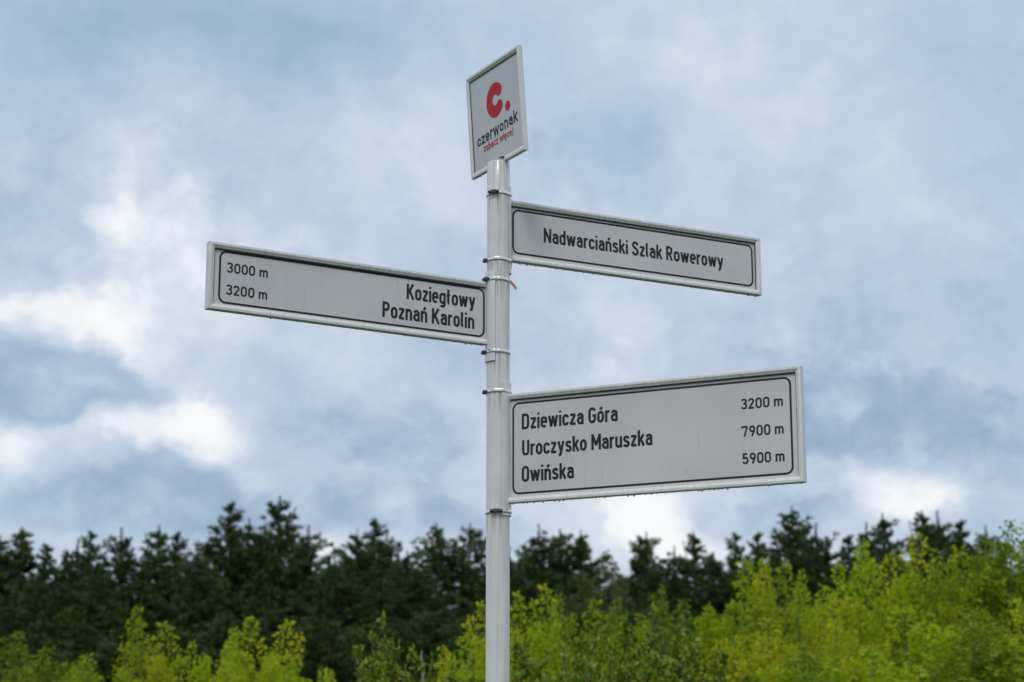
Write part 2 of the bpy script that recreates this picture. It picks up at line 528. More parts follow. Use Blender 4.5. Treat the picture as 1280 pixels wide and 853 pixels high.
GL = {
    'o': (.508, [(LOW_O, 1)]), 'n': (.508, [([(L0, 0), (L0, .725)], 0), (N_ARCH, 0)]),
    'm': (.80, [([(L0, 0), (L0, .725)], 0), (arc(.2375, XH - .1625, .1625, .1625, 180, 0) + [(.40, 0)], 0), (arc(.5625, XH - .1625, .1625, .1625, 180, 0) + [(.725, 0)], 0)]),
    'r': (.335, [([(L0, 0), (L0, .725)], 0), (arc(cx0, XH - rr, rr, rr, 180, 62), 0)]),
    'i': (.15, [(I_ST, 0), (DOT, 0)]), 'l': (.225, [(L_TAIL, 0)]),
    'j': (.20, [([(L0 + .04, .725), (L0 + .04, -.03)] + arc(L0 - .08, -.03, .12, .11, 0, -80), 0), ([(L0 + .04, .865), (L0 + .04, 1.0)], 0)]),
    'ł': (.34, [([(x + .05, y) for x, y in L_TAIL], 0), ([(.0, .50), (.29, .68)], 0)]),
    'z': (.46, [([(.02, XH), (.40, XH), (.07, h), (.455, h)], 0)]),
    'a': (.505, [(A_TOP, 0), (A_BOWL, 0)]), 'd': (.508, [(LOW_O, 1), ([(R0, 0), (R0, 1)], 0)]),
    'b': (.508, [(LOW_O, 1), ([(L0, 0), (L0, 1)], 0)]),
    'e': (.508, [(E_LOW, 0)]), 'ę': (.508, [(E_LOW, 0), (spline([(.34, .06), (.27, -.05), (.30, -.14), (.40, -.15)]), 0)]),
    'g': (.508, [(LOW_O, 1), ([(R0, .725), (R0, -.03)] + arc(cx0, -.03, rr, .13, 0, -145), 0)]),
    'k': (.49, [([(L0, 0), (L0, 1)], 0), ([(.44, .725), (.12, .31)], 0), ([(.215, .44), (.46, 0)], 0)]),
    'w': (.76, [([(.06, .725), (.215, .03), (.38, .68), (.545, .03), (.70, .725)], 0)]),
    'y': (.52, [([(.06, .725), (.265, .05)], 0), ([(.46, .725), (.25, -.02), (.19, -.13), (.07, -.145)], 0)]),
    'c': (.48, [(C_LOW, 0)]), 's': (.48, [(S_LOW, 0)]),
    'u': (.508, [([(L0, .725)] + arc(cx0, BB + rr, rr, rr, 180, 360), 0), ([(R0, 0), (R0, .725)], 0)]),
    'N': (.62, [([(h, 0), (h, 1)], 0), ([(.545, 0), (.545, 1)], 0), ([(h + .01, .93), (.535, .07)], 0)]),
    'M': (.74, [([(h, 0), (h, 1)], 0), ([(.665, 0), (.665, 1)], 0), ([(h + .01, .95), (.37, .30), (.655, .95)], 0)]),
    'K': (.60, [([(h, 0), (h, 1)], 0), ([(.53, 1), (.12, .40)], 0), ([(.23, .56), (.56, 0)], 0)]),
    'P': (.56, [([(h, 0), (h, 1)], 0), ([(h, CAPT), (.27, CAPT)] + arc(.27, CAPT - .22, .205, .22, 90, -90) + [(h, CAPT - .44)], 0)]),
    'R': (.58, [([(h, 0), (h, 1)], 0), ([(h, CAPT), (.27, CAPT)] + arc(.27, CAPT - .22, .205, .22, 90, -90) + [(h, CAPT - .44)], 0), ([(.27, .49), (.50, 0)], 0)]),
    'D': (.58, [([(h, h), (.26, h)] + arc(.30, h + .2, .195, .2, 270, 360) + arc(.30, CAPT - .2, .195, .2, 0, 90) + [(h, CAPT)], 1)]),
    'O': (.58, [(arc(.285, h + .2, .21, .2, 180, 360) + arc(.285, CAPT - .2, .21, .2, 0, 180), 1)]),
    'U': (.58, [([(h, 1)] + arc(.285, h + .2, .21, .2, 180, 360) + [(.495, 1)], 0)]),
    'G': (.58, [(arc(.285, CAPT - .2, .21, .2, 15, 180) + arc(.285, h + .2, .21, .2, 180, 360) + [(.495, .48), (.30, .48)], 0)]),
    'S': (.55, [(spline([(.46, .74), (.41, .87), (.27, CAPT), (.13, .87), (.08, .74), (.13, .61), (.27, .52), (.42, .41), (.475, .27), (.42, .13), (.27, h), (.12, .13), (.06, .27)]), 0)]),
    '0': (.58, [(arc(.285, h + .205, .21, .205, 180, 360) + arc(.285, CAPT - .205, .21, .205, 0, 180), 1)]),
    '3': (.56, [(spline([(.07, .80), (.13, .895), (.27, CAPT), (.42, .88), (.46, .74), (.40, .60), (.24, .54)]) , 0), (spline([(.24, .54), (.42, .48), (.485, .29), (.42, .12), (.27, h), (.12, .115), (.06, .23)]), 0)]),
    '2': (.56, [(spline([(.07, .72), (.12, .87), (.27, CAPT), (.42, .87), (.47, .72), (.42, .57)]) + [(.09, h + .02), (.09, h), (.53, h)], 0)]),
    '7': (.55, [([(.03, .80), (.03, CAPT), (.48, CAPT), (.20, 0)], 0)]),
    '5': (.56, [([(.47, CAPT), (.12, CAPT), (.09, .50)] + spline([(.10, .52), (.27, .61), (.42, .53), (.475, .34), (.42, .13), (.27, h), (.12, .12), (.05, .22)]), 0)]),
    '9': (.57, [(arc(.28, .69, .20, .232, 0, 360, 24)[:-1], 1), (spline([(.475, .66), (.45, .50), (.33, .20), (.23, 0)]), 0)]),
    ' ': (.30, []),
}
for a, b in (('ń', 'n'), ('ó', 'o'), ('ć', 'c')):
    GL[a] = (GL[b][0], GL[b][1] + [(ACUTE, 0)])
GAP = 0.115


def stroke_mesh(verts, faces, pts, closed, hw, y, sx, sz, ox, oz, round_caps=False):
    """widen a centre line into a flat ribbon in the x-z plane at depth y"""
    P = [(px * sx, pz * sz) for px, pz in pts]
    Q = [P[0]]
    for q in P[1:]:
        if math.hypot(q[0] - Q[-1][0], q[1] - Q[-1][1]) > 1e-6:
            Q.append(q)
    if closed and math.hypot(Q[0][0] - Q[-1][0], Q[0][1] - Q[-1][1]) < 1e-6:
        Q.pop()
    P, n = Q, len(Q)
    hz = hw * sz
    if not closed and not round_caps:
        for i in range(1, n - 1):
            ax, az = P[i][0] - P[i - 1][0], P[i][1] - P[i - 1][1]
            bx, bz = P[i + 1][0] - P[i][0], P[i + 1][1] - P[i][1]
            la, lb = math.hypot(ax, az), math.hypot(bx, bz)
            if (ax * bx + az * bz) / (la * lb) < 0.25:
                ext = hz * (0.25 if (ax * bx + az * bz) < 0 else 0.98)
                stroke_mesh(verts, faces, P[:i] + [(P[i][0] + ax / la * ext, P[i][1] + az / la * ext)], False, hz, y, 1, 1, ox, oz)
                stroke_mesh(verts, faces, [(P[i][0] - bx / lb * ext, P[i][1] - bz / lb * ext)] + P[i + 1:], False, hz, y - .00001, 1, 1, ox, oz)
                return
    base = len(verts)
    for i in range(n):
        def dirn(a, b):
            dx, dz = b[0] - a[0], b[1] - a[1]
            l = math.hypot(dx, dz)
            return dx / l, dz / l
        if closed or 0 < i < n - 1:
            d1, d2 = dirn(P[i - 1], P[i]), dirn(P[i], P[(i + 1) % n])
        elif i == 0:
            d1 = d2 = dirn(P[0], P[1])
        else:
            d1 = d2 = dirn(P[-2], P[-1])
        nx, nz = -(d1[1] + d2[1]), d1[0] + d2[0]
        l = math.hypot(nx, nz) or 1
        nx, nz = nx / l, nz / l
        k = max(0.35, nx * -d1[1] + nz * d1[0])
        hwid = hz / k
        verts.append((ox + P[i][0] + nx * hwid, y, oz + P[i][1] + nz * hwid))
        verts.append((ox + P[i][0] - nx * hwid, y, oz + P[i][1] - nz * hwid))
    for i in range(n if closed else n - 1):
        a, b = base + 2 * i, base + 2 * ((i + 1) % n)
        faces.append((a, a + 1, b + 1, b))
    if round_caps and not closed:
        for (c, other) in ((P[0], P[1]), (P[-1], P[-2])):
            a0 = math.atan2(c[1] - other[1], c[0] - other[0])
            bi = len(verts)
            for k in range(13):
                a = a0 - pi / 2 + pi * k / 12
                verts.append((ox + c[0] + hz * cos(a), y, oz + c[1] + hz * sin(a)))
            faces.append(tuple(range(bi, bi + 13)))


def text_width(s):
    return sum(GL[c][0] + (GAP if c != ' ' else 0) for c in s) - GAP


def lettering(parent, s, u0, u1, base, cap, y, mat, weight=Wt, slope=0.0, rnd=False):
    sx = (u1 - u0) / text_width(s)
    verts, faces = [], []
    pen, i = 0.0, 0
    for ch in s:
        wd, strokes = GL[ch]
        for pts, closed in strokes:
            i += 1
            oz = base + slope * pen * sx
            stroke_mesh(verts, faces, pts, closed, weight / 2, y - 0.00003 * (i % 7), sx, cap, u0 + pen * sx, oz, rnd)
        pen += wd + (GAP if ch != ' ' else 0)
    return link_mesh('lettering', verts, faces, mat, parent)


def rrect(u0, w0, u1, w1, r, n=8):
    pts = []
    for cx, cy, a0 in ((u1 - r, w1 - r, 0), (u0 + r, w1 - r, 90), (u0 + r, w0 + r, 180), (u1 - r, w0 + r, 270)):
        for k in range(n + 1):
            a = radians(a0 + 90 * k / n)
            pts.append((cx + r * cos(a), cy + r * sin(a)))
    return pts


def sweep_frame(L, H, D, W, mode):
    """profile swept along three or four sides with mitred corners; front plane at y=0"""
    p = [(W, .012), (W - .0012, .0045), (.0105, .0015), (.0088, .0004), (.0035, 0), (.0010, .0008), (0, .0035)]
    back = [(s, D - t) for s, t in reversed(p)]
    prof = p + back
    if mode == 'closed':
        path = [(0, 0, 1, 1), (L, 0, -1, 1), (L, H, -1, -1), (0, H, 1, -1)]
    elif mode == 'open_right':
        path = [(L, 0, 0, 1), (0, 0, 1, 1), (0, H, 1, -1), (L, H, 0, -1)]
    else:
        path = [(0, 0, 0, 1), (L, 0, -1, 1), (L, H, -1, -1), (0, H, 0, -1)]
    vs, fs = [], []
    k = len(prof)
    for (x, z, ix, iz) in path:
        for s, t in prof:
            vs.append((x + ix * s, t, z + iz * s))
    n = len(path)
    for i in range(n if mode == 'closed' else n - 1):
        for j in range(k):
            a, b = i * k + j, i * k + (j + 1) % k
            c, d = ((i + 1) % n) * k + (j + 1) % k, ((i + 1) % n) * k + j
            fs.append((a, b, c, d) if mode != 'open_right' else (d, c, b, a))
    if mode != 'closed':
        fs.append(tuple(range(k)))
        fs.append(tuple(range((n - 1) * k, n * k))[::-1])
    return vs, fs


def box(vs, fs, x0, x1, y0, y1, z0, z1):
    b = len(vs)
    for z in (z0, z1):
        vs += [(x0, y0, z), (x1, y0, z), (x1, y1, z), (x0, y1, z)]
    fs += [(b, b + 3, b + 2, b + 1), (b + 4, b + 5, b + 6, b + 7), (b, b + 1, b + 5, b + 4), (b + 1, b + 2, b + 6, b + 5),
           (b + 2, b + 3, b + 7, b + 6), (b + 3, b, b + 4, b + 7)]


def drops(parent, L, H, D, seed, top=True):
    rnd = random.Random(seed)
    bm = bmesh.new()
    u = 0.006
    while u < L - 0.006:
        r = rnd.choice([.0017, .0022, .0028, .0034]) * rnd.uniform(.85, 1.15)
        mt = Matrix.Translation((u, rnd.choice([.004, .006, D * .5]), -r * .55)) @ Matrix.Diagonal((1, 1, 1.25, 1))
        bmesh.ops.create_icosphere(bm, subdivisions=2, radius=r, matrix=mt)
        u += rnd.choice([.005, .007, .009, .012, .018, .028])
    if top:
        for _ in range(int(L * 24)):
            r = rnd.choice([.0007, .001, .0014, .0018])
            mt = Matrix.Translation((rnd.uniform(.01, L - .01), rnd.uniform(.003, D * .7), H)) @ Matrix.Diagonal((1.3, 1.3, .7, 1))
            bmesh.ops.create_icosphere(bm, subdivisions=1, radius=r, matrix=mt)
    # small beads hanging inside the top rail
    for _ in range(int(L * 40)):
        r = rnd.choice([.0008, .0012, .0016])
        mt = Matrix.Translation((rnd.uniform(.03, L - .03), rnd.uniform(.002, .006), H - .0185 - r * .3))
        bmesh.ops.create_icosphere(bm, subdivisions=1, radius=r, matrix=mt)
    me = bpy.data.meshes.new('water_drops')
    bm.to_mesh(me)
    bm.free()
    me.polygons.foreach_set('use_smooth', [True] * len(me.polygons))
    me.materials.append(M['water'])
    o = bpy.data.objects.new('water_drops', me)
    COL.objects.link(o)
    o.parent = parent
    o['kind'] = 'stuff'


def saddle(parent, sign_obj_inv, a_dir, z0, z1):
    """curved plate that hugs the pole around direction a_dir; coordinates relative to the pole axis"""
    vs, fs = [], []
    half = radians(46)
    n = 22
    zl = [z0, z0 + .006, z1 - .006, z1]
    for zi, z in enumerate(zl):
        for k in range(n + 1):
            f = k / n * 2 - 1
            shrink = 1.0 if 0 < zi < 3 else 0.97
            a = a_dir + half * f * shrink
            for rad in (R + .0004, R + .0052):
                vs.append((rad * cos(a), rad * sin(a), z))
    row = (n + 1) * 2
    for zi in range(3):
        for k in range(n):
            a = zi * row + 2 * k
            fs.append((a + 1, a + 3, a + 3 + row, a + 1 + row))
            fs.append((a + 2, a, a + row, a + 2 + row))
        a = zi * row
        fs.append((a, a + 1, a + 1 + row, a + row))
        a = zi * row + 2 * n
        fs.append((a + 1, a, a + row, a + 1 + row))
    for k in range(n):
        a = 2 * k
        fs.append((a, a + 2, a + 3, a + 1))
        a = 3 * row + 2 * k
        fs.append((a, a + 1, a + 3, a + 2))
    o = link_mesh('mounting_saddle', vs, fs, M['frame'], parent, smooth=True, auto=40)
    o.matrix_parent_inverse = sign_obj_inv
    return o


DEPTH = 0.030
RAIL = 0.0185


def direction_sign(label, side, yaw_deg, L, H, zc, off, border, texts, z_saddle, seed):
    yaw = radians(yaw_deg)
    s = -1 if side == 'left' else 1
    e = Vector((cos(yaw), sin(yaw), 0))
    n = Vector((-sin(yaw), cos(yaw), 0))
    centre = e * s * (R + .004 + L / 2) + n * off
    origin = centre - e * (L / 2) + Vector((0, 0, zc - H / 2))
    vs, fs = sweep_frame(L, H, DEPTH, RAIL, 'open_right' if side == 'left' else 'open_left')
    sign = link_mesh('direction_sign', vs, fs, M['frame'], post, smooth=True, auto=28)
    sign.location = origin
    sign.rotation_euler = (0, 0, yaw)
    tag(sign, label)
    # panel, two faced
    vs, fs = [], []
    pu0, pu1 = (RAIL - .003, L - .001) if side == 'left' else (.001, L - RAIL + .003)
    box(vs, fs, pu0, pu1, .0125, DEPTH - .0125, RAIL - .003, H - RAIL + .003)
    link_mesh('panel', vs, fs, M['panel'], sign)
    y = .0125
    du, dw_ = y * math.tan(yaw) * (.5 if side == 'left' else .85), .002
    u0, w0, u1, w1 = border[0] + du, border[1] + dw_, border[2] + du, border[3] + dw_
    o_ = rrect(u0, w0, u1, w1, .024)
    i_ = rrect(u0 + .0066, w0 + .0066, u1 - .0066, w1 - .0066, .0175)
    k = len(o_)
    link_mesh('border_line', [(a, y - .0005, b) for a, b in o_] + [(a, y - .0005, b) for a, b in i_],
              [(j, (j + 1) % k, k + (j + 1) % k, k + j) for j in range(k)], M['ink'], sign)
    i2 = rrect(u0 + .003, w0 + .003, u1 - .003, w1 - .003, .021)
    link_mesh('reflective_film', [(a, y - .0003, b) for a, b in i2], [tuple(range(len(i2)))], M['film'], sign)
    for (t, a, b, base, cap) in texts:
        lettering(sign, t, a + du, b + du, base + dw_, cap, y - .0006, M['ink'], 0.168 if cap > .04 else .18)
    # added dark strips painting the recess shadow under the top and outer rails
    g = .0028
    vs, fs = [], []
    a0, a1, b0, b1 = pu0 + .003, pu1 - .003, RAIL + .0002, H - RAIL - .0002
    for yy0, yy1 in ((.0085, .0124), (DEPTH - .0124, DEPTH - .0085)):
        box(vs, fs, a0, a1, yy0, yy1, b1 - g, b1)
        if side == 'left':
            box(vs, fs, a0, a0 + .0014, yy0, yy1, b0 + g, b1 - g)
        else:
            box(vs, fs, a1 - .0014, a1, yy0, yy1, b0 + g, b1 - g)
    link_mesh('shade_strip', vs, fs, M['shade_strip'], sign)
    drops(sign, L, H, DEPTH, seed)
    inv = (Matrix.Translation(origin) @ Matrix.Rotation(yaw, 4, 'Z')).inverted()
    saddle(sign, inv, math.atan2(s * sin(yaw), s * cos(yaw)), z_saddle[0], z_saddle[1])
    return sign


direction_sign('narrow white framed direction sign pointing left, reading Koziegłowy and Poznań Karolin', 'left', 30.37, .975, .212, 3.1479, -.0025,
               (.033, .0215, .9677, .1885),
               [('3000 m', .0595, .1948, .1212, .0315), ('3200 m', .0593, .1945, .0512, .0315),
                ('Koziegłowy', .6794, .9308, .1165, .051), ('Poznań Karolin', .5932, .928, .0465, .0516)], (2.985, 3.288), 1)
direction_sign('narrow white framed direction sign pointing right, reading Nadwarciański Szlak Rowerowy', 'right', 27.51, 1.008, .210, 3.4418, -.0079,
               (.0067, .026, .9745, .1815),
               [('Nadwarciański Szlak Rowerowy', .1273, .8472, .0805, .0506)], (3.285, 3.588), 2)
direction_sign('tall white framed direction sign pointing right, listing Dziewicza Góra, Uroczysko Maruszka and Owińska', 'right', -26.23, .989, .357, 2.6972, -.0095,
               (.0139, .0250, .9592, .3265),
               [('Dziewicza Góra', .0488, .3843, .236, .051), ('Uroczysko Maruszka', .050, .5012, .1498, .0508), ('Owińska', .0485, .2309, .0643, .0515),
                ('3200 m', .797, .931, .2370, .0328), ('7900 m', .798, .931, .1516, .0328), ('5900 m', .797, .9308, .0670, .0332)], (2.478, 2.915), 3)

# ---- square logo sign on top, leaning a little
C = [Vector(c) for c in ((-0.163, 6.464, 4.028), (0.024, 6.121, 4.027), (0.047, 6.136, 3.669), (-0.141, 6.478, 3.671))]
e1 = (C[2] - C[3]).normalized()
e3 = (C[0] - C[3]).normalized()
e2 = e3.cross(e1).normalized()
e3 = e1.cross(e2).normalized()
LT, HT, DT = .376, .361, .018
vs, fs = sweep_frame(LT, HT, DT, .0185, 'closed')
tsign = link_mesh('logo_sign', vs, fs, M['frame'], post, smooth=True, auto=28)
mw = Matrix.Translation(C[3] - Vector((PX, PY, 0))) @ Matrix(((e1.x, e2.x, e3.x, 0), (e1.y, e2.y, e3.y, 0), (e1.z, e2.z, e3.z, 0), (0, 0, 0, 1)))
tsign.matrix_local = mw
tag(tsign, 'square white framed sign with a red letter c and dot logo, leaning on top of the pole')
vs, fs = [], []
box(vs, fs, .0155, LT - .0155, .007, DT - .007, .0155, HT - .0155)
link_mesh('panel', vs, fs, M['film_top'], tsign)
yf = .0062
lettering(tsign, 'czerwonak', .0490, .3330, .1010, .0385, yf, M['ink_blue'], .17, .046, True)
lettering(tsign, 'zobacz więcej', .0920, .2980, .0715, .0255, yf, M['red'], .15, 0.02, True)
vs, fs = [], []
stroke_mesh(vs, fs, arc(0, 0, .0400, .0395, 46, 316, 40), False, .0208, yf, 1, 1, .1905, .2275, True)
bi = len(vs)
for k in range(32):
    vs.append((.2735 + .0170 * cos(2 * pi * k / 32), yf, .182 + .0170 * sin(2 * pi * k / 32)))
fs.append(tuple(range(bi, bi + 32)))
link_mesh('logo', vs, fs, M['red'], tsign)
vs, fs = [], []  # dark strips added as painted shade along the recess edges
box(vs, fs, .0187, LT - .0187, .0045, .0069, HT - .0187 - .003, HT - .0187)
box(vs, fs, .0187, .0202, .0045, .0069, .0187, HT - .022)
link_mesh('shade_strip', vs, fs, M['shade_strip'], tsign)
drops(tsign, LT, HT, DT, 9, False)

# bracket between cap and square sign
vs, fs = [], []
box(vs, fs, -.010, .034, -.006, .006, POLE_TOP + .001, POLE_TOP + .014)
br_ = link_mesh('sign_bracket', vs, fs, M['dark_steel'], post)
br_.rotation_euler = (0, 0, radians(-61.3))


# ---- band clamps
def band_radius(a, arcs):
    r = R + .0016
    for c in arcs:
        dlt = abs((a - c + pi) % (2 * pi) - pi)
        r = max(r, R + .0016 + .0044 * max(0.0, min(1.0, (radians(54) - dlt) / radians(8))))
    return r


def clamp(z, arcs, house_deg, style, tilt=0.0, tail=None, hl=.026):
    N = 96
    prof = [(0, -.0048), (.0010, -.0053), (.0017, -.0040), (.0012, 0), (.0017, .0040), (.0010, .0053), (0, .0048)]
    vs, fs = [], []
    for k in range(N):
        a = 2 * pi * k / N
        for dr, dz in prof:
            r = band_radius(a, arcs) + dr
            vs.append((r * cos(a), r * sin(a), dz + r * cos(a) * tilt))
    m_ = len(prof)
    for k in range(N):
        for j in range(m_):
            a, b = k * m_ + j, k * m_ + (j + 1) % m_
            c, d = ((k + 1) % N) * m_ + (j + 1) % m_, ((k + 1) % N) * m_ + j
            fs.append((a, d, c, b))
    band = link_mesh('band_clamp', vs, fs, M['steel'], post, smooth=True, auto=50)
    band.location = (0, 0, z)
    # worm screw housing: curved shell, screw with hexagonal head
    a = radians(-90 + house_deg)          # -90 = facing the camera
    r = band_radius(a, arcs) + .0016
    bm = bmesh.new()
    bmesh.ops.create_cube(bm, size=1, matrix=Matrix.Translation((0, .005, .0)) @ Matrix.Diagonal((hl * .62, .010, .013, 1)))
    bmesh.ops.bevel(bm, geom=bm.edges[:], offset=.0026, segments=2, affect='EDGES')
    bmesh.ops.create_cube(bm, size=1, matrix=Matrix.Translation((0, .0012, 0)) @ Matrix.Diagonal((hl, .0018, .0118, 1)))
    rotx = Matrix.Rotation(radians(90), 4, 'Y')
    bmesh.ops.create_cone(bm, cap_ends=True, segments=16, radius1=.0042, radius2=.0042, depth=hl * 1.05,
                          matrix=Matrix.Translation((0, .0062, 0)) @ rotx)
    me = bpy.data.meshes.new('screw_housing')
    bm.to_mesh(me)
    bm.free()
    me.materials.append(M['dark_steel'])
    hs = bpy.data.objects.new('screw_housing', me)
    COL.objects.link(hs)
    hs.parent = band
    ca, sa = cos(a), sin(a)
    # local x = tangent, local y = outward
    hs.matrix_local = Matrix.Translation((r * ca, r * sa, r * ca * tilt)) @ Matrix(((sa, ca, 0, 0), (-ca, sa, 0, 0), (0, 0, 1, 0), (0, 0, 0, 1)))
    bm = bmesh.new()
    bmesh.ops.create_cone(bm, cap_ends=True, segments=6, radius1=.0068, radius2=.0062, depth=.007,
                          matrix=Matrix.Translation((style * hl * .58, .0062, 0)) @ rotx)
    bmesh.ops.create_cone(bm, cap_ends=True, segments=20, radius1=.0078, radius2=.0078, depth=.0016,
                          matrix=Matrix.Translation((style * hl * .49, .0062, 0)) @ rotx)
    me = bpy.data.meshes.new('screw_head')
    bm.to_mesh(me)
    bm.free()
    me.materials.append(M['dark_steel'])
    sh = bpy.data.objects.new('screw_head', me)
    COL.objects.link(sh)
    sh.parent = band
    sh.matrix_local = hs.matrix_local.copy()
    if tail:
        pts, mat, wd = tail
        vs, fs = [], []
        for (x, y, zz) in pts:
            for dy in (-wd / 2, wd / 2):
                for th in (-.0005, .0005):
                    vs.append((x + dy * .25, y + dy, zz + th + dy * .9))
        for i in range(len(pts) - 1):
            b = i * 4
            for q in ((0, 1, 5, 4), (2, 6, 7, 3), (0, 4, 6, 2), (1, 3, 7, 5)):
                fs.append(tuple(b + t for t in q))
        fs.append((0, 2, 3, 1))
        b = (len(pts) - 1) * 4
        fs.append((b, b + 1, b + 3, b + 2))
        link_mesh('band_tail', vs, fs, mat, band)


A_K = radians(180 + 30.37)
A_N = radians(27.51)
A_B = radians(-26.23)
clamp(3.559, [A_N], -20, -1, .02, hl=.036)
clamp(3.331, [A_N], -86, 1, -.01, ([(.0435, -.004, -.004), (.0448, -.004, -.014), (.0440, -.004, -.024), (.0425, -.004, -.032)], M['dark_steel'], .006))
clamp(3.262, [A_K], -58, 1, .0, ([(.036, -.012, -.001), (.042, -.012, -.007), (.051, -.012, -.018), (.060, -.012, -.030)], M['rust'], .015))
clamp(3.018, [A_K], -80, 1, .0)
clamp(2.886, [A_B], -84, 1, .0)
clamp(2.4915, [A_B], -6, -1, .03, hl=.040)


# ---------------------------------------------------------------- vegetation meshes
def tube(vs, fs, pts, radii, n=6):
    base = len(vs)
    for i, p in enumerate(pts):
        p = Vector(p)
        d = (Vector(pts[min(i + 1, len(pts) - 1)]) - Vector(pts[max(i - 1, 0)])).normalized()
        a = d.cross(Vector((0.3, 1, 0.1))).normalized()
        b = d.cross(a)
        for k in range(n):
            t = 2 * pi * k / n
            vs.append(p + (a * cos(t) + b * sin(t)) * radii[i])
    for i in range(len(pts) - 1):
        for k in range(n):
            q, r_ = base + i * n + k, base + i * n + (k + 1) % n
            fs.append((q, r_, r_ + n, q + n))


def mesh_only(name, vs, fs, mat):
    me = bpy.data.meshes.new(name)
    me.from_pydata([tuple(v) for v in vs], [], fs)
    me.update()
    me.materials.append(mat)
    return me


def leaf(vs, fs, p, d, size, rnd, aspect=0.5):
    """folded leaf: two faces along a midrib"""
    d = d.normalized()
    s = d.cross(Vector((rnd.gauss(0, 1), rnd.gauss(0, 1), rnd.gauss(0, 1)))).normalized()
    up = d.cross(s)
    b = len(vs)
    mid = p + d * size * .45
    vs += [p, mid + s * size * aspect * .5 + up * size * .10, p + d * size - up * size * .08, mid - s * size * aspect * .5 + up * size * .10]
    fs += [(b, b + 1, b + 2), (b, b + 2, b + 3)]


def rvec(rnd):
    while True:
        v = Vector((rnd.uniform(-1, 1), rnd.uniform(-1, 1), rnd.uniform(-1, 1)))
        if 0.05 < v.length < 1:
            return v.normalized()


def pine_meshes(seed, H=13.0, wide=1.0, point=1.0, twin=False):
    """Scots pine: bare lower trunk, whorls of upturned limbs ending in needle tufts"""
    rnd = random.Random(seed)
    tv, tf = [], []
    lean = rnd.uniform(-.25, .25)
    def axis(z):
        return Vector((lean * (1 - z / H) * 1.0 + .12 * sin(z * .8 + seed) * (1 - z / H), .1 * cos(z + seed) * (1 - z / H), z))
    zs_ = [H * k / 16 for k in range(17)]
    tube(tv, tf, [axis(z) for z in zs_], [.17 * (1 - z / H) ** .8 + .012 for z in zs_], 8)
    nv, nf = [], []

    def tuft(p, d, size, count):
        for _ in range(count):
            v = (d * 1.35 + rvec(rnd)).normalized()
            l = size * rnd.uniform(.6, 1.1)
            s = v.cross(rvec(rnd)).normalized() * size * .085
            b = len(nv)
            nv.extend([p - s, p + s, p + v * l + s * .5, p + v * l - s * .5])
            nf.append((b, b + 1, b + 2, b + 3))
    crown0 = H * .30
    z = crown0
    wi = 0
    tops = [(0.0, 0.0, H)]
    while z < H - .30:
        f = (z - crown0) / (H - crown0)
        dd0 = H - z
        dd_ = H - z
        tf_ = min(1.0, .62 + dd_ * .2)
        rad = wide * min(2.7, .56 * dd_ ** (.98 * point) + .03) * rnd.uniform(.75, 1.3)
        wi += 1
        nb = rnd.randint(6, 8)
        for _ in range(4):
            tuft(axis(z + rnd.uniform(-.2, .25)) + rvec(rnd) * min(.5, dd0 * .14), Vector((0, 0, .8)), min(.24, .13 + dd0 * .03), 8)
        a0 = rnd.uniform(0, 2 * pi)
        for k in range(nb):
            a = a0 + 2 * pi * k / nb + rnd.uniform(-.35, .35)
            ln = rad * rnd.choice([.5, .65, .8, .95, 1.05, 1.4])
            if rnd.random() < .06:
                ln *= 1.3
            rise = rnd.uniform(.18, .62) + .22 * f
            base = axis(max(.5, z + rnd.uniform(-.15, .15) - ln * rise * .8))
            droop = -.10 * (1 - f)
            out_ = Vector((cos(a), sin(a), 0))
            pts = []
            for i in range(5):
                t = i / 4
                pts.append(base + out_ * ln * t + Vector((0, 0, ln * (rise * t * t + droop * t))) + rvec(rnd) * .05 * t)
            tube(tv, tf, pts, [.035 * (1 - f * .6), .028, .02, .014, .006], 4)
            nt_ = max(3, int(ln * 8.5))
            for j in range(nt_):
                t = .25 + .75 * (j + rnd.random()) / nt_
                i = min(3, int(t * 4))
                p = pts[i].lerp(pts[i + 1], t * 4 - i)
                side = out_.cross(Vector((0, 0, 1))) * rnd.uniform(-1, 1)
                sp = rnd.uniform(.08, .50) * (1.15 - t * .6) * min(1, ln * .8) * tf_
                q = p + side * sp * 1.25 + Vector((0, 0, rnd.uniform(-.02, .09)))
                dd = (side * .6 + out_ * .5 + Vector((0, 0, .7))).normalized()
                for _ in range(2):
                    tuft(q + rvec(rnd).cross(Vector((0, 0, .13))), dd, rnd.uniform(.16, .34) * tf_, 11)
            tuft(pts[-1], (out_ * .6 + Vector((0, 0, .9))).normalized(), .24 * tf_, 10)
        z += rnd.uniform(.34, .62) * (1 - .3 * f)
    # leading shoot
    for k in range(11):
        zz = H - 1.0 + k * .10
        tuft(axis(zz - .1) + rvec(rnd) * .12 * (10 - k) / 10, Vector((0, 0, 1.3)), .16 + .06 * (10 - k) / 10, 9)
    if twin:
        for k in range(10):
            tuft(axis(H - 1.5) + Vector((.34 + .02 * k, .1, k * .11)), Vector((0, 0, 2)), .16, 6)
    return mesh_only('pine_trunk', tv, tf, M['bark']), mesh_only('pine_crown', nv, nf, M['needle'])


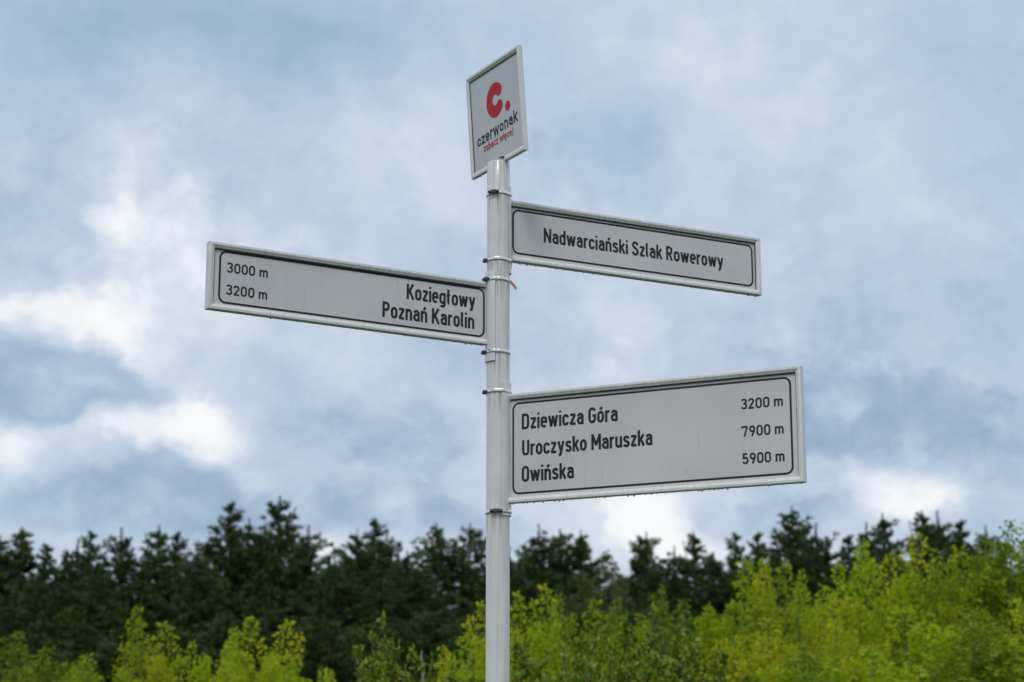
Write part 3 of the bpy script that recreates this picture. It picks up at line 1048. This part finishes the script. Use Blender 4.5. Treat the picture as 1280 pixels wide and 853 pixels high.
def broad_meshes(seed, H=4.5, wide=1.5, leafmat='maple', leafsize=.074, shoots=95, plume=1.0, per=230):
    """young broadleaf tree: several stems, many upright shoots, each a plume of leaves"""
    rnd = random.Random(seed)
    tv, tf, lv, lf = [], [], [], []
    stems = []
    for k in range(rnd.randint(3, 5)):
        a = rnd.uniform(0, 2 * pi)
        o_ = Vector((cos(a), sin(a), 0)) * wide * rnd.uniform(.15, .55)
        hh = H * rnd.uniform(.45, .6)
        pts = [Vector((cos(a) * .06, sin(a) * .06, 0)), o_ * .35 + Vector((0, 0, hh * .35)), o_ * .75 + Vector((0, 0, hh * .7)), o_ + Vector((0, 0, hh))]
        tube(tv, tf, pts, [.055, .042, .026, .008], 6)
        stems.append(pts)
    pts = [Vector((0, 0, 0)), Vector((.04, .02, H * .4)), Vector((-.03, .03, H * .62)), Vector((0, 0, H * .97))]
    tube(tv, tf, pts, [.06, .035, .013, .003], 6)
    stems.append(pts)
    tips = [(Vector((0, 0, H - .04)), .95)]
    for i in range(shoots):
        a = rnd.uniform(0, 2 * pi)
        rr_ = math.sqrt(rnd.random()) * wide
        f = rr_ / wide
        top = H * (1 - .26 * f ** 1.6) - rnd.random() ** 1.2 * H * .27 * (1 - .2 * f) - .10
        if rnd.random() < .35:
            top -= rnd.uniform(0, H * .35)
        tips.append((Vector((rr_ * cos(a), rr_ * sin(a), max(.6, top))), rnd.uniform(.45, 1.0)))
    for tip, ln in tips:
        ln *= plume
        outd = Vector((tip.x, tip.y, 0)) * .35 / wide
        d = (Vector((outd.x, outd.y, 1)) + rvec(rnd) * .42).normalized()
        base = tip - d * ln
        st = min(stems, key=lambda s_: (s_[2] - base).length)
        join = st[1].lerp(st[2], rnd.random())
        tube(tv, tf, [join, join.lerp(base, .6) - Vector((0, 0, .05)), base, tip], [.009, .006, .004, .002], 4)
        for j in range(per):
            t = rnd.random() ** .8
            c = base.lerp(tip, t)
            env = .19 * (1.0 - .7 * t ** 3) + .02
            v = rvec(rnd)
            v.z = abs(v.z) * .3 - .1
            if rnd.random() < .28:
                c = join.lerp(base, rnd.uniform(.3, 1))
            p = c + v * env * rnd.uniform(.2, 1.0)
            leaf(lv, lf, p, v + Vector((0, 0, rnd.uniform(-.7, .5))), leafsize * rnd.uniform(.6, 1.25), rnd, .55)
    return mesh_only('stem', tv, tf, M['twig']), mesh_only('foliage', lv, lf, M[leafmat])


def shrub_meshes(seed, H=3.3, wide=.8):
    """nearer fruiting shrub: arching shoots, roundish leaves in knots, small red brown fruits"""
    rnd = random.Random(seed)
    tv, tf, lv, lf, bv, bf = [], [], [], [], [], []
    ico = bmesh.new()
    bmesh.ops.create_icosphere(ico, subdivisions=1, radius=1)
    iv = [v.co.copy() for v in ico.verts]
    iff = [[v.index for v in f_.verts] for f_ in ico.faces]
    ico.free()
    n = int(120 * wide)
    for i in range(n):
        a = rnd.uniform(0, 2 * pi)
        rr_ = 0 if i == 0 else math.sqrt(rnd.random()) * wide
        f = rr_ / wide
        top = H if i == 0 else H * (1 - .22 * f * f) - rnd.random() ** 1.1 * H * .42
        tip = Vector((rr_ * cos(a), rr_ * sin(a), max(.5, top)))
        base = Vector((tip.x * .4, tip.y * .4, max(0.1, tip.z - rnd.uniform(1.1, 1.7))))
        midp = base.lerp(tip, .55) + rvec(rnd) * .08
        tube(tv, tf, [Vector((tip.x * .05, tip.y * .05, 0)), base, midp, tip], [.02, .014, .008, .003], 4)
        for j in range(70):
            t = 1 - rnd.random() ** 1.2
            c = (base.lerp(midp, t * 2) if t < .5 else midp.lerp(tip, t * 2 - 1))
            knot = c + rvec(rnd) * (.17 * (1.08 - t) + .02)
            for _ in range(rnd.randint(1, 3)):
                v = rvec(rnd)
                leaf(lv, lf, knot, v + Vector((0, 0, .2)), rnd.uniform(.045, .085), rnd, .75)
            if rnd.random() < .10:
                b = len(bv)
                s_ = rnd.uniform(.008, .015)
                q = knot + rvec(rnd) * .03
                bv.extend([q + v_ * s_ for v_ in iv])
                bf.extend([tuple(b + x for x in f_) for f_ in iff])
    return mesh_only('stem', tv, tf, M['twig']), mesh_only('foliage', lv, lf, M['hawthorn']), mesh_only('fruit', bv, bf, M['berry'])


def place(name, label, cat, group, parts, loc, rz, sc):
    t = empty(name, loc, rz)
    t.scale = (sc[0], sc[0], sc[1])
    tag(t, label, cat, group)
    for pn, me in parts:
        o = bpy.data.objects.new(pn, me)
        COL.objects.link(o)
        o.parent = t
        if pn in ('crown', 'foliage', 'fruit'):
            o['kind'] = 'stuff'
    return t


def at(px, py, height=None, dist=None):
    """ground position and height of a tree whose top shows at this pixel"""
    d = sky_dir(px, py)
    sl = d.z / d.y
    if dist is None:
        dist = (height - EYE) / sl
    return Vector((d.x / d.y * dist, dist, 0)), EYE + sl * dist


rng = random.Random(77)
pines = [pine_meshes(1, wide=1.0), pine_meshes(2, wide=.85, point=1.25), pine_meshes(3, wide=1.15, point=.85), pine_meshes(4, wide=.95, twin=True),
         pine_meshes(5, wide=1.05, point=1.1), pine_meshes(6, wide=.8, point=1.0, twin=True), pine_meshes(7, wide=1.3, point=.7)]
# (x, top y, tree height, variant, width factor, label)
PINES = [
    (0, 676, 13.0, 2, 1.0, 'dark pine cut by the left edge of the picture, broad top'),
    (28, 667, 13.4, 3, .95, 'dark broad pine at the far left, first full crown from the edge'),
    (59, 688, 12.0, 1, .7, 'short thin pine tip low between two broader pines at the far left'),
    (98, 681, 12.6, 4, .9, 'dark pine with a ragged left shoulder, left of the paired spires'),
    (114, 672, 13.2, 1, .65, 'slim upright pine spire leaning right beside the ragged pine at left'),
    (152, 667, 13.3, 0, .85, 'neat pointed pine left of the paired spires, above the yellow plume'),
    (199, 664, 13.5, 5, .85, 'pine with a notched tip, left one of the paired spires'),
    (222, 674, 13.0, 1, .85, 'pointed pine, right one of the paired spires'),
    (246, 692, 12.0, 4, .8, 'low pine filling the dip just left of the tallest pine group'),
    (289, 637, 14.6, 1, .95, 'tall pine with a narrow crooked tip, left peak of the tallest group'),
    (312, 656, 13.8, 4, .8, 'pine standing between the two highest peaks'),
    (332, 662, 13.5, 0, .75, 'pine pressed against the left side of the highest peak'),
    (350, 628, 15.0, 5, 1.0, 'highest pine of the left half with a bushy block shaped tip'),
    (386, 664, 13.6, 0, .9, 'pine sloping down on the right of the highest peak, before the bright gap'),
    (418, 700, 11.8, 4, .9, 'low pine under the bright cloud gap left of the centre'),
    (447, 669, 13.2, 6, .6, 'thin see through pine top left of the centre spire'),
    (469, 657, 13.8, 1, .85, 'sharp spired pine left of the pole, under the first sign'),
    (484, 671, 13.0, 0, .8, 'pine joined to the right flank of the sharp centre spire'),
    (509, 696, 11.8, 2, .7, 'low rounded pine in the dip between spire and broad crown'),
    (546, 661, 13.6, 2, .85, 'broad crowned pine second to the left of the pole'),
    (588, 661, 13.6, 6, .8, 'flat topped pine immediately left of the pole'),
    (637, 690, 12.0, 4, .7, 'small pine tip just right of the pole'),
    (674, 663, 13.4, 4, .9, 'windswept pine first right of the pole, sloping to the left'),
    (700, 669, 13.2, 6, .7, 'dense dark pine right of the windswept one'),
    (726, 670, 13.2, 2, .8, 'dense round shouldered pine under the first word of the big sign'),
    (800, 678, 12.6, 1, .8, 'slim pine with bare spaced limbs right of the olive birch'),
    (808, 673, 12.9, 5, .65, 'forked pine tip right behind the slim one with spaced limbs'),
    (867, 673, 13.0, 3, .9, 'pine with a tip bent to the right, below the big sign'),
    (843, 690, 12.2, 4, .7, 'shaggy pine left of the bent tip pine'),
    (892, 697, 11.8, 0, .8, 'low pine on the right flank of the bent tip pine'),
    (919, 674, 12.8, 1, .6, 'thin pointed pine behind the first yellow bush on the right'),
    (947, 673, 12.8, 1, .7, 'small pointed pine left of the large right hand pine'),
    (990, 641, 14.2, 2, 1.0, 'large broad pine with layered right side, biggest on the right'),
    (1020, 661, 13.2, 4, .75, 'pine limb top stepping down right of the large broad pine'),
    (1060, 677, 12.4, 1, .7, 'small dark pine tip just above the yellow trees at right'),
    (1083, 661, 12.8, 0, .6, 'narrow pine left of the open topped pine at right'),
    (1103, 650, 13.6, 5, .75, 'open topped pine with separate tufts rising above yellow crowns'),
    (1152, 646, 13.8, 3, .75, 'blunt topped dark pine above the yellow trees, left of a twin'),
    (1171, 646, 13.8, 4, .7, 'dark pine twin close on the right of the blunt topped one'),
    (1200, 658, 13.0, 1, .65, 'narrow conical pine, last clear spire towards the right edge'),
    (1232, 664, 12.8, 0, .65, 'small pine tip barely above the yellow crowns near right edge'),
]
for i, (x, y, hh, v, wf, lab) in enumerate(PINES):
    pos, ht = at(x, y - 7, height=hh)
    s = ht / 13.0
    place('pine_tree', lab, 'pine tree', 'pines along the skyline', [('trunk', pines[v][0]), ('crown', pines[v][1])], pos, rng.uniform(0, 6.28), (s * (wf * .55 + .6), s))
# a second, lower rank fills the wood behind and between
INNER = ['touching the left picture edge, under the cut off pine', 'just inside the left edge, under the far left broad pine', 'under the thin tip at far left',
         'under the ragged pine at left', 'between the ragged pine and the neat pointed one', 'under the gap left of the paired spires',
         'under the paired spires', 'under the low pine beside the tallest group', 'under the tall narrow crooked tip', 'under the highest bushy tip',
         'on the right foot of the highest pine', 'below the bright cloud gap', 'under the thin see through top', 'under the dip right of the centre spire',
         'under the broad crown left of the pole', 'hidden partly by the pole', 'just right of the pole under the windswept pine', 'under the dense pair right of the pole',
         'behind the olive birch', 'under the slim pine with spaced limbs', 'under the bent tip pine', 'left of the large right hand pine',
         'under the left half of the large broad pine', 'under the right half of the large broad pine', 'behind the yellow crowns under the small tip at right',
         'behind the yellow crowns under the open topped pine', 'behind the yellow crowns under the dark twin pines', 'behind the green crown near the right edge']
FOOT = ['left of the green corner tree', 'behind the green tree in the left corner', 'behind the second green tree from the left corner', 'left of the first tall yellow plume',
        'behind the first tall yellow plume', 'in the gap right of the first yellow plumes', 'behind the left one of two yellow plumes', 'behind the right one of two yellow plumes',
        'in the dark gap left of the fruiting shrub', 'behind the pointed fruiting shrub', 'above the grey dead stem', 'left behind the pole',
        'right of the pole behind the pointed yellow tree', 'behind the twin topped yellow tree', 'behind the loose tipped green tree', 'behind the rounded dull green tree',
        'in the notch before the big yellow group', 'behind the start of the big yellow group', 'behind the notch of the yellow group', 'behind the tall yellow trees at right',
        'behind the golden tinged tree', 'behind the green tree at the right edge', 'at the very right edge']
for k, x in enumerate(range(-40, 1330, 52)):
    y = 712 + rng.uniform(-8, 16) + (8 if x > 700 else 0)
    pos, ht = at(x + rng.uniform(-14, 14), y, height=11.5 + rng.uniform(-.5, 1))
    v = rng.choice([0, 2, 4, 6])
    s = ht / 13.0
    place('pine_tree', 'inner dark pine, ' + INNER[k], 'pine tree', 'pines within the dark wood',
          [('trunk', pines[v][0]), ('crown', pines[v][1])], pos, rng.uniform(0, 6.28), (s * 1.25, s))
# lower young pines in front of the wood, closing the trunk zone
for k, x in enumerate(range(-30, 1330, 62)):
    y = 762 + rng.uniform(-14, 20)
    pos, ht = at(x + rng.uniform(-18, 18), y, dist=66 + rng.uniform(-4, 4))
    v = rng.choice([0, 2, 6])
    s = ht / 13.0
    place('pine_tree', 'low young pine at the wood edge, ' + FOOT[k], 'pine tree', 'young pines at the wood edge',
          [('trunk', pines[v][0]), ('crown', pines[v][1])], pos, rng.uniform(0, 6.28), (s * 1.7, s))

# olive birch among the pines
bt, bl = broad_meshes(50, H=9.0, wide=2.3, leafmat='birch_leaf', leafsize=.16, shoots=150, plume=1.6, per=60)
for x, y, d_, lab in ((757, 685, 74, 'olive green birch with a soft rounded crown among the dark pines'),
                      (725, 712, 72, 'dull olive leafy tree low on the left side of the birch')):
    pos, ht = at(x, y, dist=d_)
    place('birch_tree', lab, 'birch tree', None, [('trunk', bt), ('crown', bl)], pos, .4 + x, (1.0, ht / 9.0))

# yellow green young trees
maples = [broad_meshes(20 + k, wide=[1.2, 1.5, 1.35, .9, 1.6][k], shoots=[80, 110, 95, 50, 120][k]) for k in range(5)]
greens = [broad_meshes(40 + k, wide=[1.3, 1.1][k], leafmat='maple_green', shoots=85) for k in range(2)]
YEL = 'yellow green leafy trees in front of the wood'
# (x, y top, distance, kind, variant, width factor, label)
TREES = [
    (20, 788, 30, 'g', 0, 1.3, 'mid green leafy tree low in the left corner'),
    (62, 806, 29, 'g', 1, 1.0, 'mid green leafy tree beside the left corner one, slightly lower'),
    (110, 815, 26, 'y', 0, .8, 'low yellow green tree left of the first tall plume'),
    (173, 757, 26, 'y', 3, .65, 'yellow green tree with one tall slim plume, farthest left'),
    (204, 776, 25, 'y', 3, .8, 'yellow green tree close right of the leftmost tall plume'),
    (240, 800, 26, 'y', 2, .5, 'low yellow green tree sloping right of the leftmost plumes'),
    (313, 770, 25, 'y', 3, .8, 'yellow green tree with left one of two separate plumes'),
    (292, 782, 26, 'y', 0, .5, 'small yellow green tree tucked left of the two plumes'),
    (361, 774, 25.5, 'y', 3, .75, 'yellow green tree with right one of two separate plumes'),
    (338, 812, 24, 'y', 1, .55, 'low yellow green tree filling between the two plumes'),
    (411, 836, 24, 'y', 3, .45, 'single small yellow green tip low between plumes and fruit shrub'),
    (601, 750, 24, 'y', 3, .6, 'bright yellow green tree half hidden by the left side of the pole'),
    (583, 777, 23, 'y', 3, .5, 'small yellow green side tree left of the pole'),
    (552, 806, 22, 'y', 3, .5, 'low yellow green bush tip between fruit shrub and pole'),
    (646, 738, 27, 'y', 3, .55, 'slim yellow green tree first right of the pole'),
    (679, 729, 27, 'y', 3, .7, 'pointed yellow green tree second right of the pole'),
    (698, 740, 27.5, 'y', 0, .5, 'yellow green tree on the right flank of the pointed one'),
    (745, 748, 28, 'y', 3, .8, 'yellow green twin topped tree in front of the birch'),
    (772, 742, 28, 'g', 1, .6, 'greener tree right of the twin topped one'),
    (826, 730, 25, 'g', 0, .6, 'thin green tree with loose tip below the big sign'),
    (857, 746, 26, 'g', 1, .8, 'rounded dull green tree left of the big yellow group'),
    (800, 765, 24, 'y', 1, .6, 'yellow green low tree below the loose tipped one'),
    (900, 768, 24, 'y', 2, .7, 'yellow green low tree at the foot of the big right group'),
    (928, 698, 24, 'y', 3, .9, 'yellow green tree that starts the big right group, ragged left side'),
    (955, 694, 24.5, 'y', 0, .6, 'upright yellow green tree second in the big right group'),
    (982, 702, 24, 'y', 3, .8, 'yellow green tree in front of the large broad pine'),
    (1003, 711, 23.5, 'y', 2, .5, 'yellow green tree sloping down in front of the broad pine'),
    (1028, 728, 23, 'y', 0, .5, 'lower yellow green tree in the notch of the right group'),
    (1048, 703, 25, 'y', 3, .7, 'yellow green tree rising right of the notch'),
    (1077, 671, 25, 'y', 0, .75, 'tall yellow green tree below the narrow pine at right'),
    (1110, 690, 24, 'y', 2, .7, 'yellow green tree below the open topped pine'),
    (1146, 664, 25, 'y', 3, 1.0, 'tall yellow green tree in front of the blunt topped pine'),
    (1168, 683, 24, 'y', 1, .6, 'yellow green tree on the right of the tall one'),
    (1198, 680, 24, 'y', 0, .8, 'golden tinged tree below the last pine spire'),
    (1230, 668, 25, 'g', 0, .7, 'greener tree near the right edge'),
    (1259, 645, 24, 'g', 1, .8, 'tallest green tree at the right edge with a thin raised tip'),
    (1284, 650, 24, 'y', 1, .8, 'yellow green tree cut off by the right edge'),
    (960, 770, 20, 'y', 1, .9, 'near yellow green tree low in the big right group, left one'),
    (1045, 775, 20, 'y', 4, .9, 'near yellow green tree low in the big right group, centre one'),
    (1130, 755, 20.5, 'y', 2, 1.1, 'near yellow green tree low in the big right group, right one'),
    (1215, 760, 20, 'g', 1, 1.3, 'near green tree in the lower right corner'),
    (1275, 745, 21, 'y', 4, .9, 'near yellow green tree at the very right corner'),
    (1005, 800, 18, 'g', 0, .8, 'low green tree at the bottom, right of centre'),
    (1090, 805, 18, 'y', 1, .8, 'low yellow green tree at the bottom right'),
]
for i, (x, y, d_, kind, v, wf, lab) in enumerate(TREES):
    pos, ht = at(x, y, dist=d_)
    mt, ml = (maples if kind == 'y' else greens)[v]
    place('young_maple_tree', lab, 'leafy tree', YEL, [('stem', mt), ('foliage', ml)], pos, rng.uniform(0, 6.28), (wf, ht / 4.5))

shrubs = [shrub_meshes(60, wide=.75), shrub_meshes(61, wide=1.1), shrub_meshes(62, wide=1.3)]
for x, y, d_, v, wf, lab in (
        (480, 769, 13.5, 0, .55, 'pointed fruiting shrub with red brown berries left of the pole'),
        (497, 806, 13.3, 1, .55, 'low tangled shrub with brownish leaves left of the pole'),
        (455, 828, 13.0, 0, .6, 'low leafy shrub at the left foot of the pointed fruiting shrub'),
        (540, 822, 13.4, 1, .6, 'low pale leaved shrub close left of the pole'),
        (590, 822, 13.2, 0, .7, 'low green shrub tucked against the left of the pole'),
        (655, 800, 14.0, 1, .6, 'green shrub at the bottom immediately right of the pole'),
        (705, 783, 14.5, 2, .6, 'yellowish tangled shrub at the bottom between pole and berry shrub'),
        (745, 795, 13.6, 1, .6, 'leafy shrub low between the tangled shrub and the dense one'),
        (780, 772, 14.0, 1, .65, 'dense green shrub with brown berries below the big sign'),
        (817, 757, 14.6, 0, .8, 'upright shrub tip with dark leaf gaps below the big sign'),
        (850, 785, 14.0, 2, .6, 'low green shrub right of the berry shrub'),
        (895, 812, 14.2, 1, .6, 'last low shrub before the big yellow group')):
    pos, ht = at(x, y, dist=d_)
    st, fo, be = shrubs[v]
    place('fruiting_shrub', lab, 'shrub', 'nearer shrubs along the bottom', [('stem', st), ('foliage', fo), ('fruit', be)], pos, rng.uniform(0, 6.28), (wf, ht / 3.3))

# weathered stake between the shrubs
pos, ht = at(527, 813, dist=14.6)
vs, fs = [], []
tube(vs, fs, [(0.05, 0, 0), (0.03, 0, ht * .6), (.012, 0, ht - .12), (-.004, 0, ht - .05), (.004, 0, ht)], [.016, .014, .011, .009, .004], 7)
stk = link_mesh('dead_stem', vs, fs, M['pale_wood'])
stk.location = pos
tag(stk, 'bare pale grey dead stem standing among the low shrubs left of the pole', 'dead stem')
